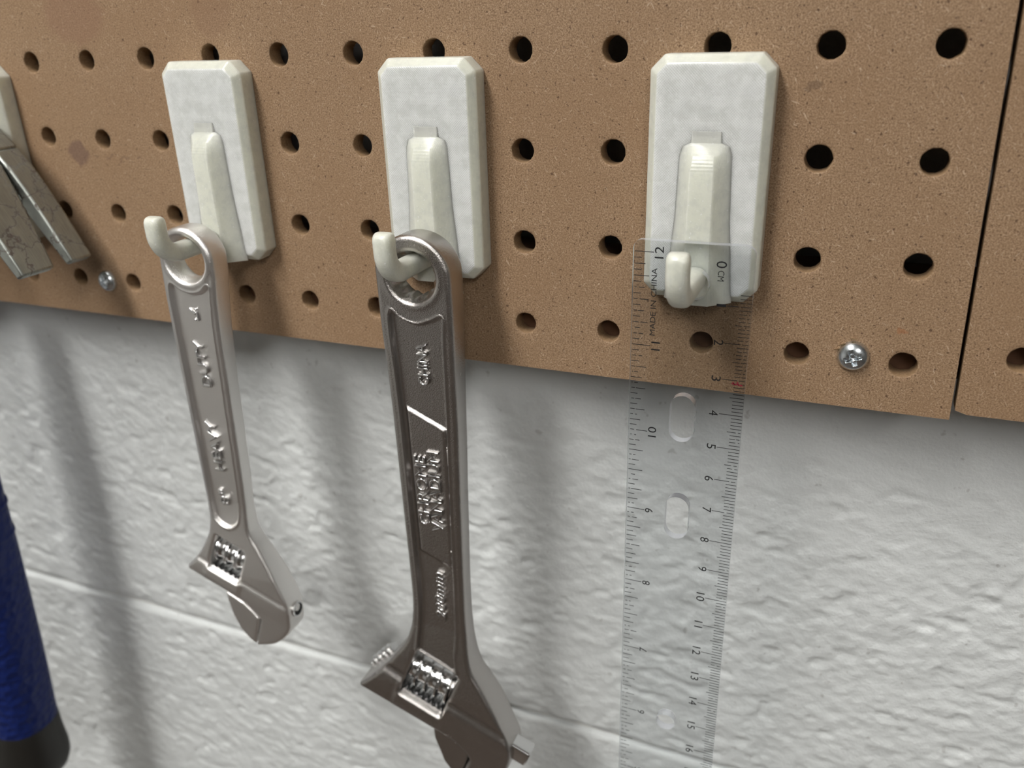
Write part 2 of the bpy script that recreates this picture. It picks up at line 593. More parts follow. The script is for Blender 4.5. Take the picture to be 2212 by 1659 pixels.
V, F = box(-2000, 2000, WY + 6, WY + 160, -1450, 1150)
wall_back = mesh_obj('wall_back', V, F, 'mortar', loc=(0, WY + 6, -1450), smooth=False)
tag(wall_back, 'white painted concrete block wall behind the pegboard', kind='structure')
def block(x0, x1, z0, z1, step_mm, seed):
    xs = np.arange(x0, x1 + 0.01, step_mm)
    zs = np.arange(z0, z1 + 0.01, step_mm)
    X, Z = np.meshgrid(xs, zs)
    wx = X + 2.5 * vnoise(X, Z, 6, 5, seed + 5)
    wz = Z + 2.5 * vnoise(X, Z, 7, 5, seed + 6) + 0.06 * X
    h = 0.46 * vnoise(wx, wz, 6.0, 3.9, seed) + 0.42 * vnoise(wx, wz, 3.0, 2.2, seed + 1) + 0.30 * vnoise(X, Z, 1.8, 1.5, seed + 2) + 0.8 * vnoise(X, Z, 45, 40, seed + 3)
    pk = vnoise(wx + 7, wz, 7.5, 5.0, seed + 4)
    h -= 0.6 * sst(pk, 0.26, 0.42)
    calm = 0.62 + 0.38 * sst(-Z, 100, 150) - 0.3 * sst(X, 120, 220) * (1 - sst(-Z, 115, 160))
    h = h * calm
    e = np.minimum(np.minimum(X - x0, x1 - X), np.minimum(Z - z0, z1 - Z)) + 1.6 * vnoise(X, Z, 16, 6, seed + 8)
    roll = 1.3 * (1 - np.clip(e / 2.2, 0, 1)) ** 2
    Y = WY - h + roll
    nx = len(xs)
    nz = len(zs)
    V = np.stack([X.ravel(), Y.ravel(), Z.ravel()], 1)
    F = [(j * nx + i, j * nx + i + 1, (j + 1) * nx + i + 1, (j + 1) * nx + i) for j in range(nz - 1) for i in range(nx - 1)]
    # returns to the mortar on all four sides
    n0 = len(V)
    ring = [i for i in range(nx)] + [j * nx + nx - 1 for j in range(1, nz)] + [(nz - 1) * nx + i for i in range(nx - 2, -1, -1)] + [j * nx for j in range(nz - 2, 0, -1)]
    B = V[ring].copy()
    B[:, 1] = WY + 6
    V = np.concatenate([V, B])
    k = len(ring)
    F += [(ring[(i + 1) % k], ring[i], n0 + i, n0 + (i + 1) % k) for i in range(k)]
    return V, F
JZ = -255.0                      # the mortar joint in view
for (z0, z1, st, sd) in ((JZ + 1.1, JZ + 196, 0.85, 20), (JZ - 190, JZ - 1.1, 0.85, 60)):
    V, F = block(-250, 390, z0, z1, st, sd)
    b = mesh_obj('block', V, F, 'wall', wall_back, sharp=0)
# narrow painted mortar bed in the joint
V, F = box(-290, 420, WY + 2.6, WY + 6, JZ - 3.0, JZ + 3.0)
mesh_obj('mortar_joint', V, F, 'mortar', wall_back, smooth=False)

def slab(name, b, mat, label):
    V, F = box(*b)
    return tag(mesh_obj(name, V, F, mat, smooth=False), label, kind='structure')
slab('floor', (-2000, 2000, -3600, WY + 6, -1500, -1450), 'floor', 'brown workshop floor')
slab('ceiling', (-2000, 2000, -3600, WY + 6, 1150, 1200), 'ceil', 'off white workshop ceiling')
slab('wall_left', (-2100, -2000, -3600, WY + 6, -1450, 1150), 'side', 'grey painted side wall')
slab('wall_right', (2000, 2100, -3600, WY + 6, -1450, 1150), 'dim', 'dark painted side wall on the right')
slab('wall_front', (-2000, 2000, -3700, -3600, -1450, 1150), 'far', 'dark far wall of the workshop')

def ceiling_light(x, y, label, w=300, l=1200):
    t = empty('ceiling_light', (x, y, 1150), label, 'light', 'ceiling lights of the workshop')
    V, F = box(x - w / 2, x + w / 2, y - l / 2, y + l / 2, 1085, 1150)
    mesh_obj('housing', V, F, 'enamel', t, smooth=False)
    V, F = box(x - w / 2 + 12, x + w / 2 - 12, y - l / 2 + 12, y + l / 2 - 12, 1078, 1084.9)
    mesh_obj('diffuser', V, F, 'lamp', t, smooth=False)
ceiling_light(-230, -950, 'long white ceiling light above the pegboard hooks')
ceiling_light(1150, -2100, 'long white ceiling light over the middle of the room')

# pale cabinet added out of view so the smaller wrench reflects it brightly
cab = empty('reflector_cabinet', (-1650, -1900, -1450), 'added unseen pale cabinet that reflects light onto the smaller wrench', 'cabinet')
V, F = box(-1999, -1320, -3000, -700, -1449.5, -250)
mesh_obj('body', V, F, 'enamel', cab, bevel=8)
for k in range(4):
    y0 = -2990 + k * 572
    V, F = box(-1322, -1300, y0 + 6, y0 + 560, -1400, -262)
    d = mesh_obj('door', V, F, 'enamel', cab, bevel=4)
    V, F = box(-1302, -1275, y0 + 500, y0 + 520, -900, -740)
    mesh_obj('handle', V, F, 'zinc', d, bevel=4)

# lower furring strip carries the boards; upper one is added unseen to block light
for z0, z1 in ((-80.5, -55.5), (60, 85)):
    V, F = box(-200, 430, 5.75, WY - 1.0, z0, z1)
    tag(mesh_obj('furring_strip', V, F, 'strip', bevel=0.6),
        'brown wooden batten behind the lowest row of pegboard holes' if z0 < 0 else 'added unseen wooden batten keeping light out behind the upper part of the pegboard', 'batten')

for x0, x1, lab in ((-203, -184, 'added unseen upright batten blocking light at the far end of the hook pegboard'), (412, 428, 'added unseen upright batten blocking light at the far end of the second pegboard')):  # uprights added unseen to stop light leaking in at the open ends
    V, F = box(x0, x1, 5.75, WY - 1.0, -55.0, 59.5)
    tag(mesh_obj('furring_strip', V, F, 'strip', bevel=0.6), lab, 'batten')

# ================================================================== PEGBOARDS
PITCH = 25.4
BT = 5.6
OFF = {(0, 0): (0.6, -1.1), (1, 0): (0.2, -0.8), (2, 0): (-0.2, -0.5), (4, 0): (-0.2, -0.1), (5, 0): (-0.2, -0.1), (8, 0): (0.1, -0.3),
       (10, 0): (0.3, -0.3), (11, 0): (-0.2, -0.4), (0, 1): (0.3, 0.1), (1, 1): (-0.1, -0.3), (2, 1): (-0.3, -0.2), (4, 1): (-0.3, 0.1),
       (7, 1): (-0.1, -0.2), (10, 1): (0.3, -0.2), (11, 1): (0.3, -0.3), (1, 2): (-0.2, 0.1), (2, 2): (-0.2, 0.8), (4, 2): (-0.3, 0.4),
       (5, 2): (-0.3, 0.2), (7, 2): (-0.2, -0.2), (8, 2): (-0.3, 0.0), (10, 2): (0.3, 0.2), (11, 2): (0.4, 0.4), (0, 3): (-0.3, 0.4),
       (1, 3): (-0.2, 0.4), (3, 3): (-0.4, 0.6), (4, 3): (-0.3, 0.8), (5, 3): (-0.4, 0.8), (7, 3): (-0.4, 0.8), (8, 3): (-0.5, 0.9),
       (9, 3): (0.6, 0.5), (10, 3): (0.2, 0.2), (11, 3): (0.5, 0.2)}
def pegboard(name, x0, z0, cols, rows, left, right, bottom, top, off, label, seed):
    """x0,z0 = hole of column 0 row 0; every hole is a real bore with a softened rim"""
    rg = random.Random(seed)
    NS = 8
    N = 4 * NS
    V, F, FM, key = [], [], [], {}
    def vid(x, y, z):
        k = (round(x, 3), round(y, 3), round(z, 3))
        if k not in key:
            key[k] = len(V)
            V.append((x, y, z))
        return key[k]
    border = {}
    def edge_x(z, x):
        return x
    for i in cols:
        for j in rows:
            hx, hz = x0 + i * PITCH, z0 - j * PITCH
            ax = left if i == cols[0] else hx - PITCH / 2
            bx = right if i == cols[-1] else hx + PITCH / 2
            az = bottom if j == rows[-1] else hz - PITCH / 2
            bz = top if j == rows[0] else hz + PITCH / 2
            dx, dz = off.get((i, j), (0, 0))
            cx, cz = hx + dx, hz + dz
            per = []
            for k in range(NS): per.append((bx, az + (bz - az) * k / NS))
            for k in range(NS): per.append((bx + (ax - bx) * k / NS, bz))
            for k in range(NS): per.append((ax, bz + (az - bz) * k / NS))
            for k in range(NS): per.append((ax + (bx - ax) * k / NS, az))
            ang = [math.atan2(pz - hz, px - hx) for px, pz in per]
            r0 = 3.22 + rg.uniform(-0.08, 0.08)
            jit = [rg.uniform(-0.07, 0.07) for _ in range(N)]
            cir = lambda r, jj: [(cx + (r + jj * jit[k]) * math.cos(ang[k]), cz + (r + jj * jit[k]) * math.sin(ang[k])) for k in range(N)]
            o = [vid(px, 0, pz) for px, pz in per]
            rings = [(cir(r0 + 1.6, 0.3), 0.0), (cir(r0 + 0.32, 1), 0.0), (cir(r0 + 0.10, 1), 0.10), (cir(r0, 1.2), 0.34), (cir(r0 - 0.03, 1.4), BT - 0.25), (cir(r0 + 0.15, 1.4), BT)]
            ids = [o]
            for c, y in rings:
                ids.append([vid(px, y, pz) for px, pz in c])
            ids.append([vid(px, BT, pz) for px, pz in per])
            for r, (a, b) in enumerate(zip(ids[:-1], ids[1:])):
                for k in range(N):
                    kk = (k + 1) % N
                    F.append((a[k], a[kk], b[kk], b[k]))
                    FM.append(1 if 3 <= r <= 5 else 0)
            # outer edges
            for k in range(N):
                kk = (k + 1) % N
                p, q = per[k], per[kk]
                for cond, _ in (((abs(p[0] - left) < 1e-6 and abs(q[0] - left) < 1e-6), 0), ((abs(p[0] - right) < 1e-6 and abs(q[0] - right) < 1e-6), 0),
                                ((abs(p[1] - bottom) < 1e-6 and abs(q[1] - bottom) < 1e-6), 0), ((abs(p[1] - top) < 1e-6 and abs(q[1] - top) < 1e-6), 0)):
                    if cond:
                        F.append((ids[0][kk], ids[0][k], ids[-1][k], ids[-1][kk]))
                        FM.append(1)
    V = np.array(V)
    # the sawn right edge runs slightly out of square, corners are worn round
    w = np.clip((V[:, 0] - (right - 12)) / 12, 0, 1)
    if seed == 1:
        V[:, 0] += w * (-(V[:, 2] + 40) * 0.022)
    else:
        w = np.clip(1 - (V[:, 0] - left) / 9, 0, 1)
        V[:, 0] += w * (-(V[:, 2] + 40) * 0.020)
        c = (V[:, 0] < left + 2.2) & (V[:, 2] < bottom + 0.05)
        V[c, 2] += 0.9
    o = mesh_obj(name, V, F, ['board', 'board_edge'], loc=(0, 0, 0), fm=FM, sharp=50)
    return tag(o, label, 'pegboard')
board = pegboard('pegboard', 0, 0, list(range(-7, 12)), list(range(-5, 4)), -7 * PITCH - 12.7, 291.6, -89.4, 5 * PITCH + 12.7, OFF,
                 'brown hardboard pegboard carrying the plastic hooks, wrenches and ruler', 1)
pegboard('pegboard', 305.6, -71.6, list(range(0, 5)), list(range(-8, 1)), 292.6, 305.6 + 4 * PITCH + 12, -87.5, -71.6 + 8 * PITCH + 12.7, {},
         'brown hardboard pegboard butted beside the one with the hooks', 2)
# torn fibres around the screw
for (x, z, dx, dz) in ((264.0, -72.3, 2.6, 0.9), (266.6, -70.1, 1.9, -0.2), (263.2, -73.6, 1.8, 0.5)):
    V = [(x, -0.05, z), (x + dx * 0.5, -0.9, z + dz * 0.4 + 0.35), (x + dx, -0.3, z + dz), (x + dx * 0.5, -0.05, z + dz * 0.5 - 0.35)]
    mesh_obj('splinter', V, [(0, 1, 3), (1, 2, 3), (0, 3, 2), (0, 2, 1)], 'splinter', board, smooth=False)

def screw(x, z, deg, label):
    """zinc pan head with a cross recess, driven into the board"""
    n = 61
    Rh, top = 4.0, 2.5
    a = math.radians(deg)
    g = np.linspace(-1, 1, n)
    V, F = [], []
    nr, na = 30, 96
    V.append(None)
    pts = [(0, 0)]
    for i in range(1, nr + 1):
        for k in range(na):
            th = 2 * math.pi * k / na
            pts.append((i / nr, th))
    P = np.array([(r * Rh * math.cos(t), r * Rh * math.sin(t), r) for r, t in pts])
    r = P[:, 2]
    h = top * np.power(np.clip(1 - r ** 2.6, 0, 1), 0.55)
    u = P[:, 0] * math.cos(a) + P[:, 1] * math.sin(a)
    v = -P[:, 0] * math.sin(a) + P[:, 1] * math.cos(a)
    def arm(p, q):
        return (1 - sst(np.abs(q), 0.45, 0.66)) * (1 - sst(np.abs(p), 1.85, 2.15))
    rec = np.maximum(arm(u, v), arm(v, u))
    core = 1 - sst(np.hypot(u, v), 0.45, 1.1)
    h = h - rec * (1.15 + 0.6 * core)
    V = [(x + p[0], -max(hh, 0.0) + (0.05 if p[2] > 0.999 else -0.12), z + p[1]) for p, hh in zip(P, h)]
    F = [(0, 1 + k, 1 + (k + 1) % na) for k in range(na)]
    for i in range(nr - 1):
        for k in range(na):
            kk = (k + 1) % na
            F.append((1 + i * na + k, 1 + (i + 1) * na + k, 1 + (i + 1) * na + kk, 1 + i * na + kk))
    t = empty('screw', (x, 0, z), label, 'screw')
    mesh_obj('screw_head', V, F, 'zinc', t, sharp=60)
    rings = [[(x + rr * math.cos(2 * math.pi * k / 12), yy, z + rr * math.sin(2 * math.pi * k / 12)) for k in range(12)] for rr, yy in ((1.6, -0.3), (1.6, 14), (0.2, 18))]
    Vv, Ff = loft(rings)
    mesh_obj('shank', Vv, Ff, 'zinc', t)
screw(13.3, -76.0, 20, 'zinc cross-head screw beside the rusty hammer claw')
screw(268.1, -74.8, 22, 'zinc cross-head screw near the bottom corner of the pegboard, pale splinters around it')

# ================================================================== PRINTED HOOKS
def plate_geo(x0, x1, z0, z1, T=7.7, cc=3.4, ch=2.1):
    def oct_(i, c):
        return [(x0 + i, z0 + i + c), (x0 + i + c, z0 + i), (x1 - i - c, z0 + i), (x1 - i, z0 + i + c), (x1 - i, z1 - i - c), (x1 - i - c, z1 - i), (x0 + i + c, z1 - i), (x0 + i, z1 - i - c)]
    a = oct_(0, cc)
    b = oct_(ch, cc - ch * 0.55)
    rings = [[(p[0], -0.02, p[1]) for p in a], [(p[0], -(T - ch), p[1]) for p in a], [(p[0], -T, p[1]) for p in b]]
    return loft([r[::-1] for r in rings])
def hook_arm(cx, zc=-53.8, R0=6.8, ystart=-9.0, ytip=-34.6, ztip=-44.0, hw=2.75, ht=2.75):
    path = []
    for k in range(6):
        path.append((ystart + (ytip + R0 - ystart) * k / 6, zc, 0.0))
    for k in range(13):
        a = math.pi / 2 * k / 12
        path.append((ytip + R0 - R0 * math.sin(a), zc + R0 - R0 * math.cos(a), a))
    for k in range(1, 6):
        path.append((ytip, zc + R0 + (ztip - zc - R0) * k / 5, math.pi / 2))
    rings = []
    n = 24
    tips = [(0.0, 1.0), (0.4, 0.95), (0.72, 0.80), (0.92, 0.55), (1.0, 0.25)]
    last = path[-1]
    full = [(p, 1.0) for p in path] + [((last[0], last[1] + 2.2 * d, last[2]), s) for d, s in tips[1:]]
    for (y, z, a), s in full:
        ring = []
        for k in range(n):
            th = 2 * math.pi * k / n
            c, sn = math.cos(th), math.sin(th)
            e = 0.72
            px = hw * math.copysign(abs(c) ** e, c) * (0.55 + 0.45 * s)
            pt = ht * math.copysign(abs(sn) ** e, sn) * s
            # normal of the path in the y-z plane
            ring.append((cx + px, y + pt * math.sin(a), z + pt * math.cos(a)))
        rings.append(ring)
    return loft(rings)
def gusset_geo(cx):
    S = [(-18.7, 3.6, 3.3, -8.0), (-21.4, 3.9, 3.2, -8.4), (-22.3, 6.0, 3.0, -9.2), (-24.2, 6.6, 2.5, -10.8), (-28.0, 6.7, 2.8, -12.2),
         (-40, 7.1, 2.9, -12.25), (-50, 8.0, 3.1, -12.3), (-61.2, 8.8, 3.4, -12.35)]
    rings = []
    for z, b, f, y in S:
        ym = (y - 7.6) / 2
        mb = f + (b - f) * 0.40
        rings.append([(cx - b, -7.5, z), (cx - mb, ym - 0.4, z), (cx - f, y, z), (cx + f, y, z), (cx + mb, ym - 0.4, z), (cx + b, -7.5, z)])
    return loft(rings)
def hook(cx, label):
    t = empty('pegboard_hook', (cx, 0, -61.4), label, 'hook', 'white printed hooks on the pegboard')
    V, F = plate_geo(cx - 14.8, cx + 14.8, -61.4, -1.25)
    mesh_obj('back_plate', V, F, 'print', t, bevel=0.35, sharp=25)
    V, F = gusset_geo(cx)
    mesh_obj('gusset', V, F, 'print_arm', t, bevel=1.1, sharp=40)
    V, F = hook_arm(cx)
    mesh_obj('hook_arm', V, F, 'print_arm', t, sharp=0)
    for z in (0.0,):      # peg that hooks into the hole above
        rings = [[(cx + rr * math.cos(2 * math.pi * k / 16), yy, -2.9 + zz + rr * math.sin(2 * math.pi * k / 16)) for k in range(16)] for rr, yy, zz in ((2.2, -1.5, 0.2), (2.2, BT + 1, 0.2), (2.0, BT + 4, 1.2), (1.8, BT + 6, 4))]
    return t
hook(76.2, 'translucent white plastic hook holding the smaller wrench marked HEAVY DUTY')
hook(152.4, 'translucent white plastic hook holding the larger wrench marked CHROME VANADIUM')
hook(228.6, 'translucent white plastic hook holding the clear ruler')
# wide holder for the hammer, only its right flank reaches into view
hx0 = -66.0
t = empty('hammer_holder', (hx0, 0, -61.4), 'translucent white plastic holder behind the rusty hammer claw', 'hook')
V, F = plate_geo(hx0 - 55.5, hx0 + 55.3, -61.4, -1.9)
mesh_obj('back_plate', V, F, 'print', t, bevel=0.35, sharp=25)
for s in (-1, 1):
    V, F = hook_arm(hx0 + s * 26, zc=-38.0, R0=6.0, ystart=-7, ytip=-44, ztip=-30)
    mesh_obj('hook_arm', V, F, 'print_arm', t, sharp=0)

# ================================================================== WRENCHES
def circle(c, r, n=72):
    return np.array([(c[0] + r * math.cos(2 * math.pi * k / n), c[1] + r * math.sin(2 * math.pi * k / n)) for k in range(n)])
def rot_rect(A, N, a0, a1, n0, n1, rad=0.8):
    """rectangle in the head frame: a along the jaw track, n across it"""
    P = []
    for (a, n, s) in ((a0, n0, 180), (a1, n0, 270), (a1, n1, 0), (a0, n1, 90)):
        ca = a + rad * (1 if a == a0 else -1)
        cn = n + rad * (1 if n == n0 else -1)
        for k in range(5):
            th = math.radians(s + 90 * k / 4)
            P.append((ca + rad * math.cos(th), cn + rad * math.sin(th)))
    P = np.array(P)
    return P[:, :1] * A + P[:, 1:] * N

def worm_geo(c, A, N, L, r0, r1, pitch, knurl):
    """adjusting worm: core with a helical ridge; axis along A (x,z), c = 3D centre"""
    ax = np.array([A[0], 0, A[1]])
    n1 = np.array([N[0], 0, N[1]])
    n2 = np.array([0, -1.0, 0])
    ns, na = 150, 72
    rings = []
    for i in range(ns + 1):
        s = -L / 2 + L * i / ns
        ring = []
        for k in range(na):
            th = 2 * math.pi * k / na
            ph = (s / pitch - k / na) % 1.0
            d = abs(ph - 0.5) * 2
            w = 1 - min(1, max(0, (d - 0.12) / 0.22))
            w = w * w * (3 - 2 * w)
            r = r0 + (r1 - r0) * w + 0.35 * (1 - d) * (1 - w) + (knurl * (1 if k % 3 == 0 else 0) if w > 0.9 else 0)
            ring.append(tuple(np.array(c) + ax * s + (n1 * math.cos(th) + n2 * math.sin(th)) * r))
        rings.append(ring)
    return loft(rings)

def build_wrench(spec):
    ox, oz = spec['origin']
    ym = spec['ym']
    O = np.array([ox, oz])
    A = np.array(spec['A'], float)
    A /= np.linalg.norm(A)
    N = np.array([-A[1], A[0]])
    t = empty(spec['name'], (ox, ym, oz + spec['bottom']), spec['label'], 'wrench')
    ring = [(spec['ring_r'] * math.cos(math.radians(d)) + spec['ring_c'][0], spec['ring_r'] * math.sin(math.radians(d)) + spec['ring_c'][1]) for d in range(10, 171, 10)]
    outline = dens(ring + spec['left'] + spec['low'] + spec['right'], 0.75)
    hole_c = np.array(spec['hole_c'])
    hl = circle(hole_c, spec['hole_r'], 96)
    a0, a1, n0, n1 = spec['win']
    win = dens(rot_rect(A, N, a0, a1, n0, n1), 0.7, False)
    zk, hk = zip(*spec['half'][::-1])
    def half(Q):
        h = np.interp(Q[:, 1], zk, hk)
        return h
    rec = dens(spec['recess'], 0.8)
    pan = dens(spec['panel'], 0.8, False) if spec.get('panel') else None
    ta, tb, tn, tr = spec['track']
    def relief(Q):
        s = sdf(Q, rec)
        r = -spec['rdepth'] * (1 - sst(s, -0.75, 0.15))
        r += 0.30 * np.exp(-((s - 0.35) / 0.35) ** 2)
        if pan is not None:
            r += 0.95 * (1 - sst(sdf(Q, pan), -1.25, 0.0))
        # raised collar round the eye
        dr = np.hypot(Q[:, 0] - hole_c[0], Q[:, 1] - hole_c[1]) - spec['hole_r']
        r += spec['collar'] * np.exp(-((dr - 1.3) / 1.1) ** 2)
        # cylindrical barrel of the jaw track
        a = Q @ A
        n = Q @ N
        tt = (n - tn) / tr
        along = sst(a, ta, ta + 1) * (1 - sst(a, tb - 5, tb))
        lift = spec['lift'] * (1 - 0.95 * np.clip(-tt, 0, 1) ** 2)
        top = 1 - sst(tt, 0.66, 0.98)
        lift = lift * (1 - 0.7 * sst(a, a1, a1 + 2.5)) * (1 - 0.45 * (1 - sst(a, a0 - 2.5, a0)))
        keep = 1 - along * (1 - sst(tt, 0.9, 1.15)) * sst(tt, -1.1, -0.9)
        r = r * keep + lift * top * along
        dip = np.exp(-((tt - 1.12) / 0.20) ** 2) * along
        r -= 0.7 * spec['lift'] * dip
        return r
    hf = [(spec['bore'], spec['bore_depth'], hole_c), None]
    cont = [(dens(spec['recess'], 0.45), (-0.85, -0.6, -0.3, -0.05, 0.15, 0.35, 0.6, 0.9))]
    if pan is not None:
        cont.append((dens(spec['panel'], 0.45, False), (-1.35, -1.0, -0.65, -0.3, 0.0)))
    V, F = relief_plate(outline, [hl, win], ym, half, spec['re'], relief, 0.5, hf, cont)
    V = [(v[0] + ox, v[1], v[2] + oz) for v in V]
    mesh_obj('body', V, F, spec['mat'], t, sharp=48)
    # movable jaw
    jaw = dens(spec['jaw'], 0.6, False)
    jd = spec['jaw_half']
    V, F = relief_plate(jaw, [], ym, lambda Q: np.full(len(Q), jd) - 0.9 * sst(-(Q[:, 1]), spec['jaw_z'], spec['jaw_z'] + 14), 0.9, None, 0.7)
    V = [(v[0] + ox, v[1], v[2] + oz) for v in V]
    mesh_obj('movable_jaw', V, F, spec['mat'], t, sharp=48)
    # rack bar of the jaw visible along the bottom of the worm window
    ca, cn = (a0 + a1) / 2, n0 + spec['rack_h'] / 2
    nt = int(round((a1 - a0) / 2.2))
    P = [(a0 + 0.1, n0 - 2.0)]
    P += [(a0 + 0.1, n0 + 0.4)]
    for k in range(nt):
        s = a0 + 0.1 + (a1 - a0 - 0.2) * k / nt
        w = (a1 - a0 - 0.2) / nt
        P += [(s + w * 0.25, n0 + 0.4), (s + w * 0.4, n0 + spec['rack_h']), (s + w * 0.75, n0 + spec['rack_h']), (s + w * 0.9, n0 + 0.4)]
    P += [(a1 - 0.1, n0 + 0.4), (a1 - 0.1, n0 - 2.0)]
    P = np.array(P)
    Q = P[:, :1] * A + P[:, 1:] * N + O
    dep = spec['rack_d']
    V, F = loft([[(q[0], ym - dep, q[1]) for q in Q], [(q[0], ym + dep, q[1]) for q in Q]])
    mesh_obj('rack', V, F, 'chrome_smooth', t, smooth=False)
    # adjusting worm
    wc = A * ((a0 + a1) / 2) + N * spec['worm_n'] + O
    V, F = worm_geo((wc[0], ym - spec.get('worm_dy', 0), wc[1]), A, N, (a1 - a0) - 0.5, spec['worm'][0], spec['worm'][1], spec['worm'][2], spec['worm'][3])
    mesh_obj('worm_screw', V, F, 'chrome_smooth', t, sharp=50)
    # lettering
    for (s, cx, cz, ln, ht, deg, dh, sh) in spec['text']:
        y = ym - (np.interp(cz, zk, hk) - dh)
        V, F = text_geo(s, cx + ox, cz + oz, ln, ht, deg, y + 0.12, 0.85, True, sh)
        mesh_obj('lettering', V, F, 'chrome_smooth', t, sharp=40)
    return t, A, N, O

# ---- larger wrench -------------------------------------------------
M = dict(
    name='adjustable_wrench', label='larger chrome adjustable wrench embossed CHROME VANADIUM 200mm, twelve-point eye at the top', origin=(153.3, -56.9), ym=-18.75, bottom=-188, mat='chrome_dark',
    ring_c=(-0.25, -0.2), ring_r=11.9, hole_c=(-0.3, 0.0), hole_r=7.1,
    left=[(-11.9, -3), (-11.8, -14.9), (-11.4, -29.4), (-11.1, -52.5), (-10.8, -77.2), (-10.5, -100), (-10.5, -113.0), (-11.3, -120.7), (-12.2, -124.7), (-14.3, -130.2), (-18.0, -135.5), (-22.9, -142), (-29, -148.3)],
    low=[(-34.3, -153.6), (-34.4, -154.4), (-33.5, -155.0), (-20, -159.7), (-5.8, -164.6), (1.2, -167.5), (5, -170.4), (7.9, -174.3), (6.4, -179), (3.6, -186.4), (8, -187.6)],
    right=[(13, -185.5), (18, -181.5), (22, -175.6), (23.7, -170.6), (24.1, -165.8), (23.2, -162.0), (22.0, -159.2), (20.5, -155.4), (18.8, -151.0), (15.6, -144.6), (13.0, -140.2), (10.8, -136.1), (9.6, -129.8), (9.1, -120.8), (9.0, -108.2), (9.9, -73.0), (10.7, -48.9), (11.2, -26.5), (11.6, -12.5), (11.6, -3)],
    half=[(20, 4.75), (-12, 4.6), (-44, 3.7), (-105, 3.4), (-122, 3.7), (-136, 5.0), (-148, 5.9), (-200, 5.9)],
    A=(0.93, -0.367), win=(39.6, 56.2, -147.2, -127.2), re=1.5,
    recess=[(-8.3, -11.2), (-5, -12.2), (0, -13.6), (5, -12.0), (8.4, -10.8), (8.1, -18), (7.7, -31), (6.8, -57), (6.1, -82), (5.6, -109), (5.3, -122), (4.6, -131), (4.4, -139), (-3, -142), (-10, -138), (-9.2, -130), (-8.0, -120), (-7.4, -110), (-7.6, -85), (-7.7, -60), (-8.0, -33)],
    rdepth=1.5, panel=[(-6.9, -40.0), (6.9, -46.3), (6.0, -97.2), (-6.4, -92.2)], collar=0.25,
    lift=1.0, track=(20, 90, -148.6, 7.4), bore=lambda th: 6.2 + 0.36 * math.cos(12 * th), bore_depth=1.3,
    jaw=[(-5.9, -164.9), (-5.9, -170.6), (-5.2, -174), (-3.2, -181.5), (0.5, -186.5), (3.1, -186.9), (6.0, -178.9), (7.5, -174.4), (4.8, -170.9), (1.0, -168.0)],
    jaw_half=4.6, jaw_z=166, rack_h=1.3, rack_d=4.4, worm_n=-138.2, worm=(4.7, 6.6, 4.05, 0.2), worm_dy=-0.9,
    text=[('CHINA', 0.5, -26.3, 13.2, 3.6, 90, 1.35, 0.0), ('CHROME', -2.9, -68.8, 24.8, 4.0, 90, 0.42, 0.0), ('VANADIUM', 1.7, -68.6, 28.6, 4.0, 90, 0.42, 0.0), ('200mm', -0.2, -108.6, 19.2, 3.7, 90, 1.35, 0.25)],
)
wm, A, N, O = build_wrench(M)
# tail of the sliding jaw poking out past the fixed jaw
def bar_along(A, N, O, ym, a0, a1, n, hw, hy, rad=0.8):
    rings = []
    for a in (a0, a1 - 0.5, a1):
        s = 1.0 if a < a1 else 0.86
        ring = []
        for sx, sy in ((1, 1), (-1, 1), (-1, -1), (1, -1)):
            for k in range(4):
                th = math.radians({(1, 1): 0, (-1, 1): 90, (-1, -1): 180, (1, -1): 270}[(sx, sy)] + 30 * k)
                pn = (sx * (hw - rad) + rad * math.cos(th)) * s
                py = (sy * (hy - rad) + rad * math.sin(th)) * s
                q = A * a + N * (n + pn) + O
                ring.append((q[0], ym + py, q[1]))
        rings.append(ring)
    return loft(rings)
V, F = bar_along(A, N, O, M['ym'], 76, 89.6, -147.6, 3.3, 3.0)
mesh_obj('jaw_tail', V, F, 'chrome_smooth', wm, sharp=40)
# knurled stop on the rear of the left shoulder
q = np.array([-30.6, -149.6]) + O
V, F = worm_geo((q[0], M['ym'] + 7.0, q[1]), np.array([0.67, 0.742]), np.array([-0.742, 0.67]), 13.0, 1.5, 2.2, 3.0, 0.1)
mesh_obj('rear_stop', V, F, 'chrome_smooth', wm, sharp=50)
V, F = text_geo('404', O[0] + 16.5, O[1] - 169.5, 6.0, 2.4, -22, M['ym'] - 5.98, 0, False)
mesh_obj('stamp', V, F, 'stamp', wm, smooth=False)

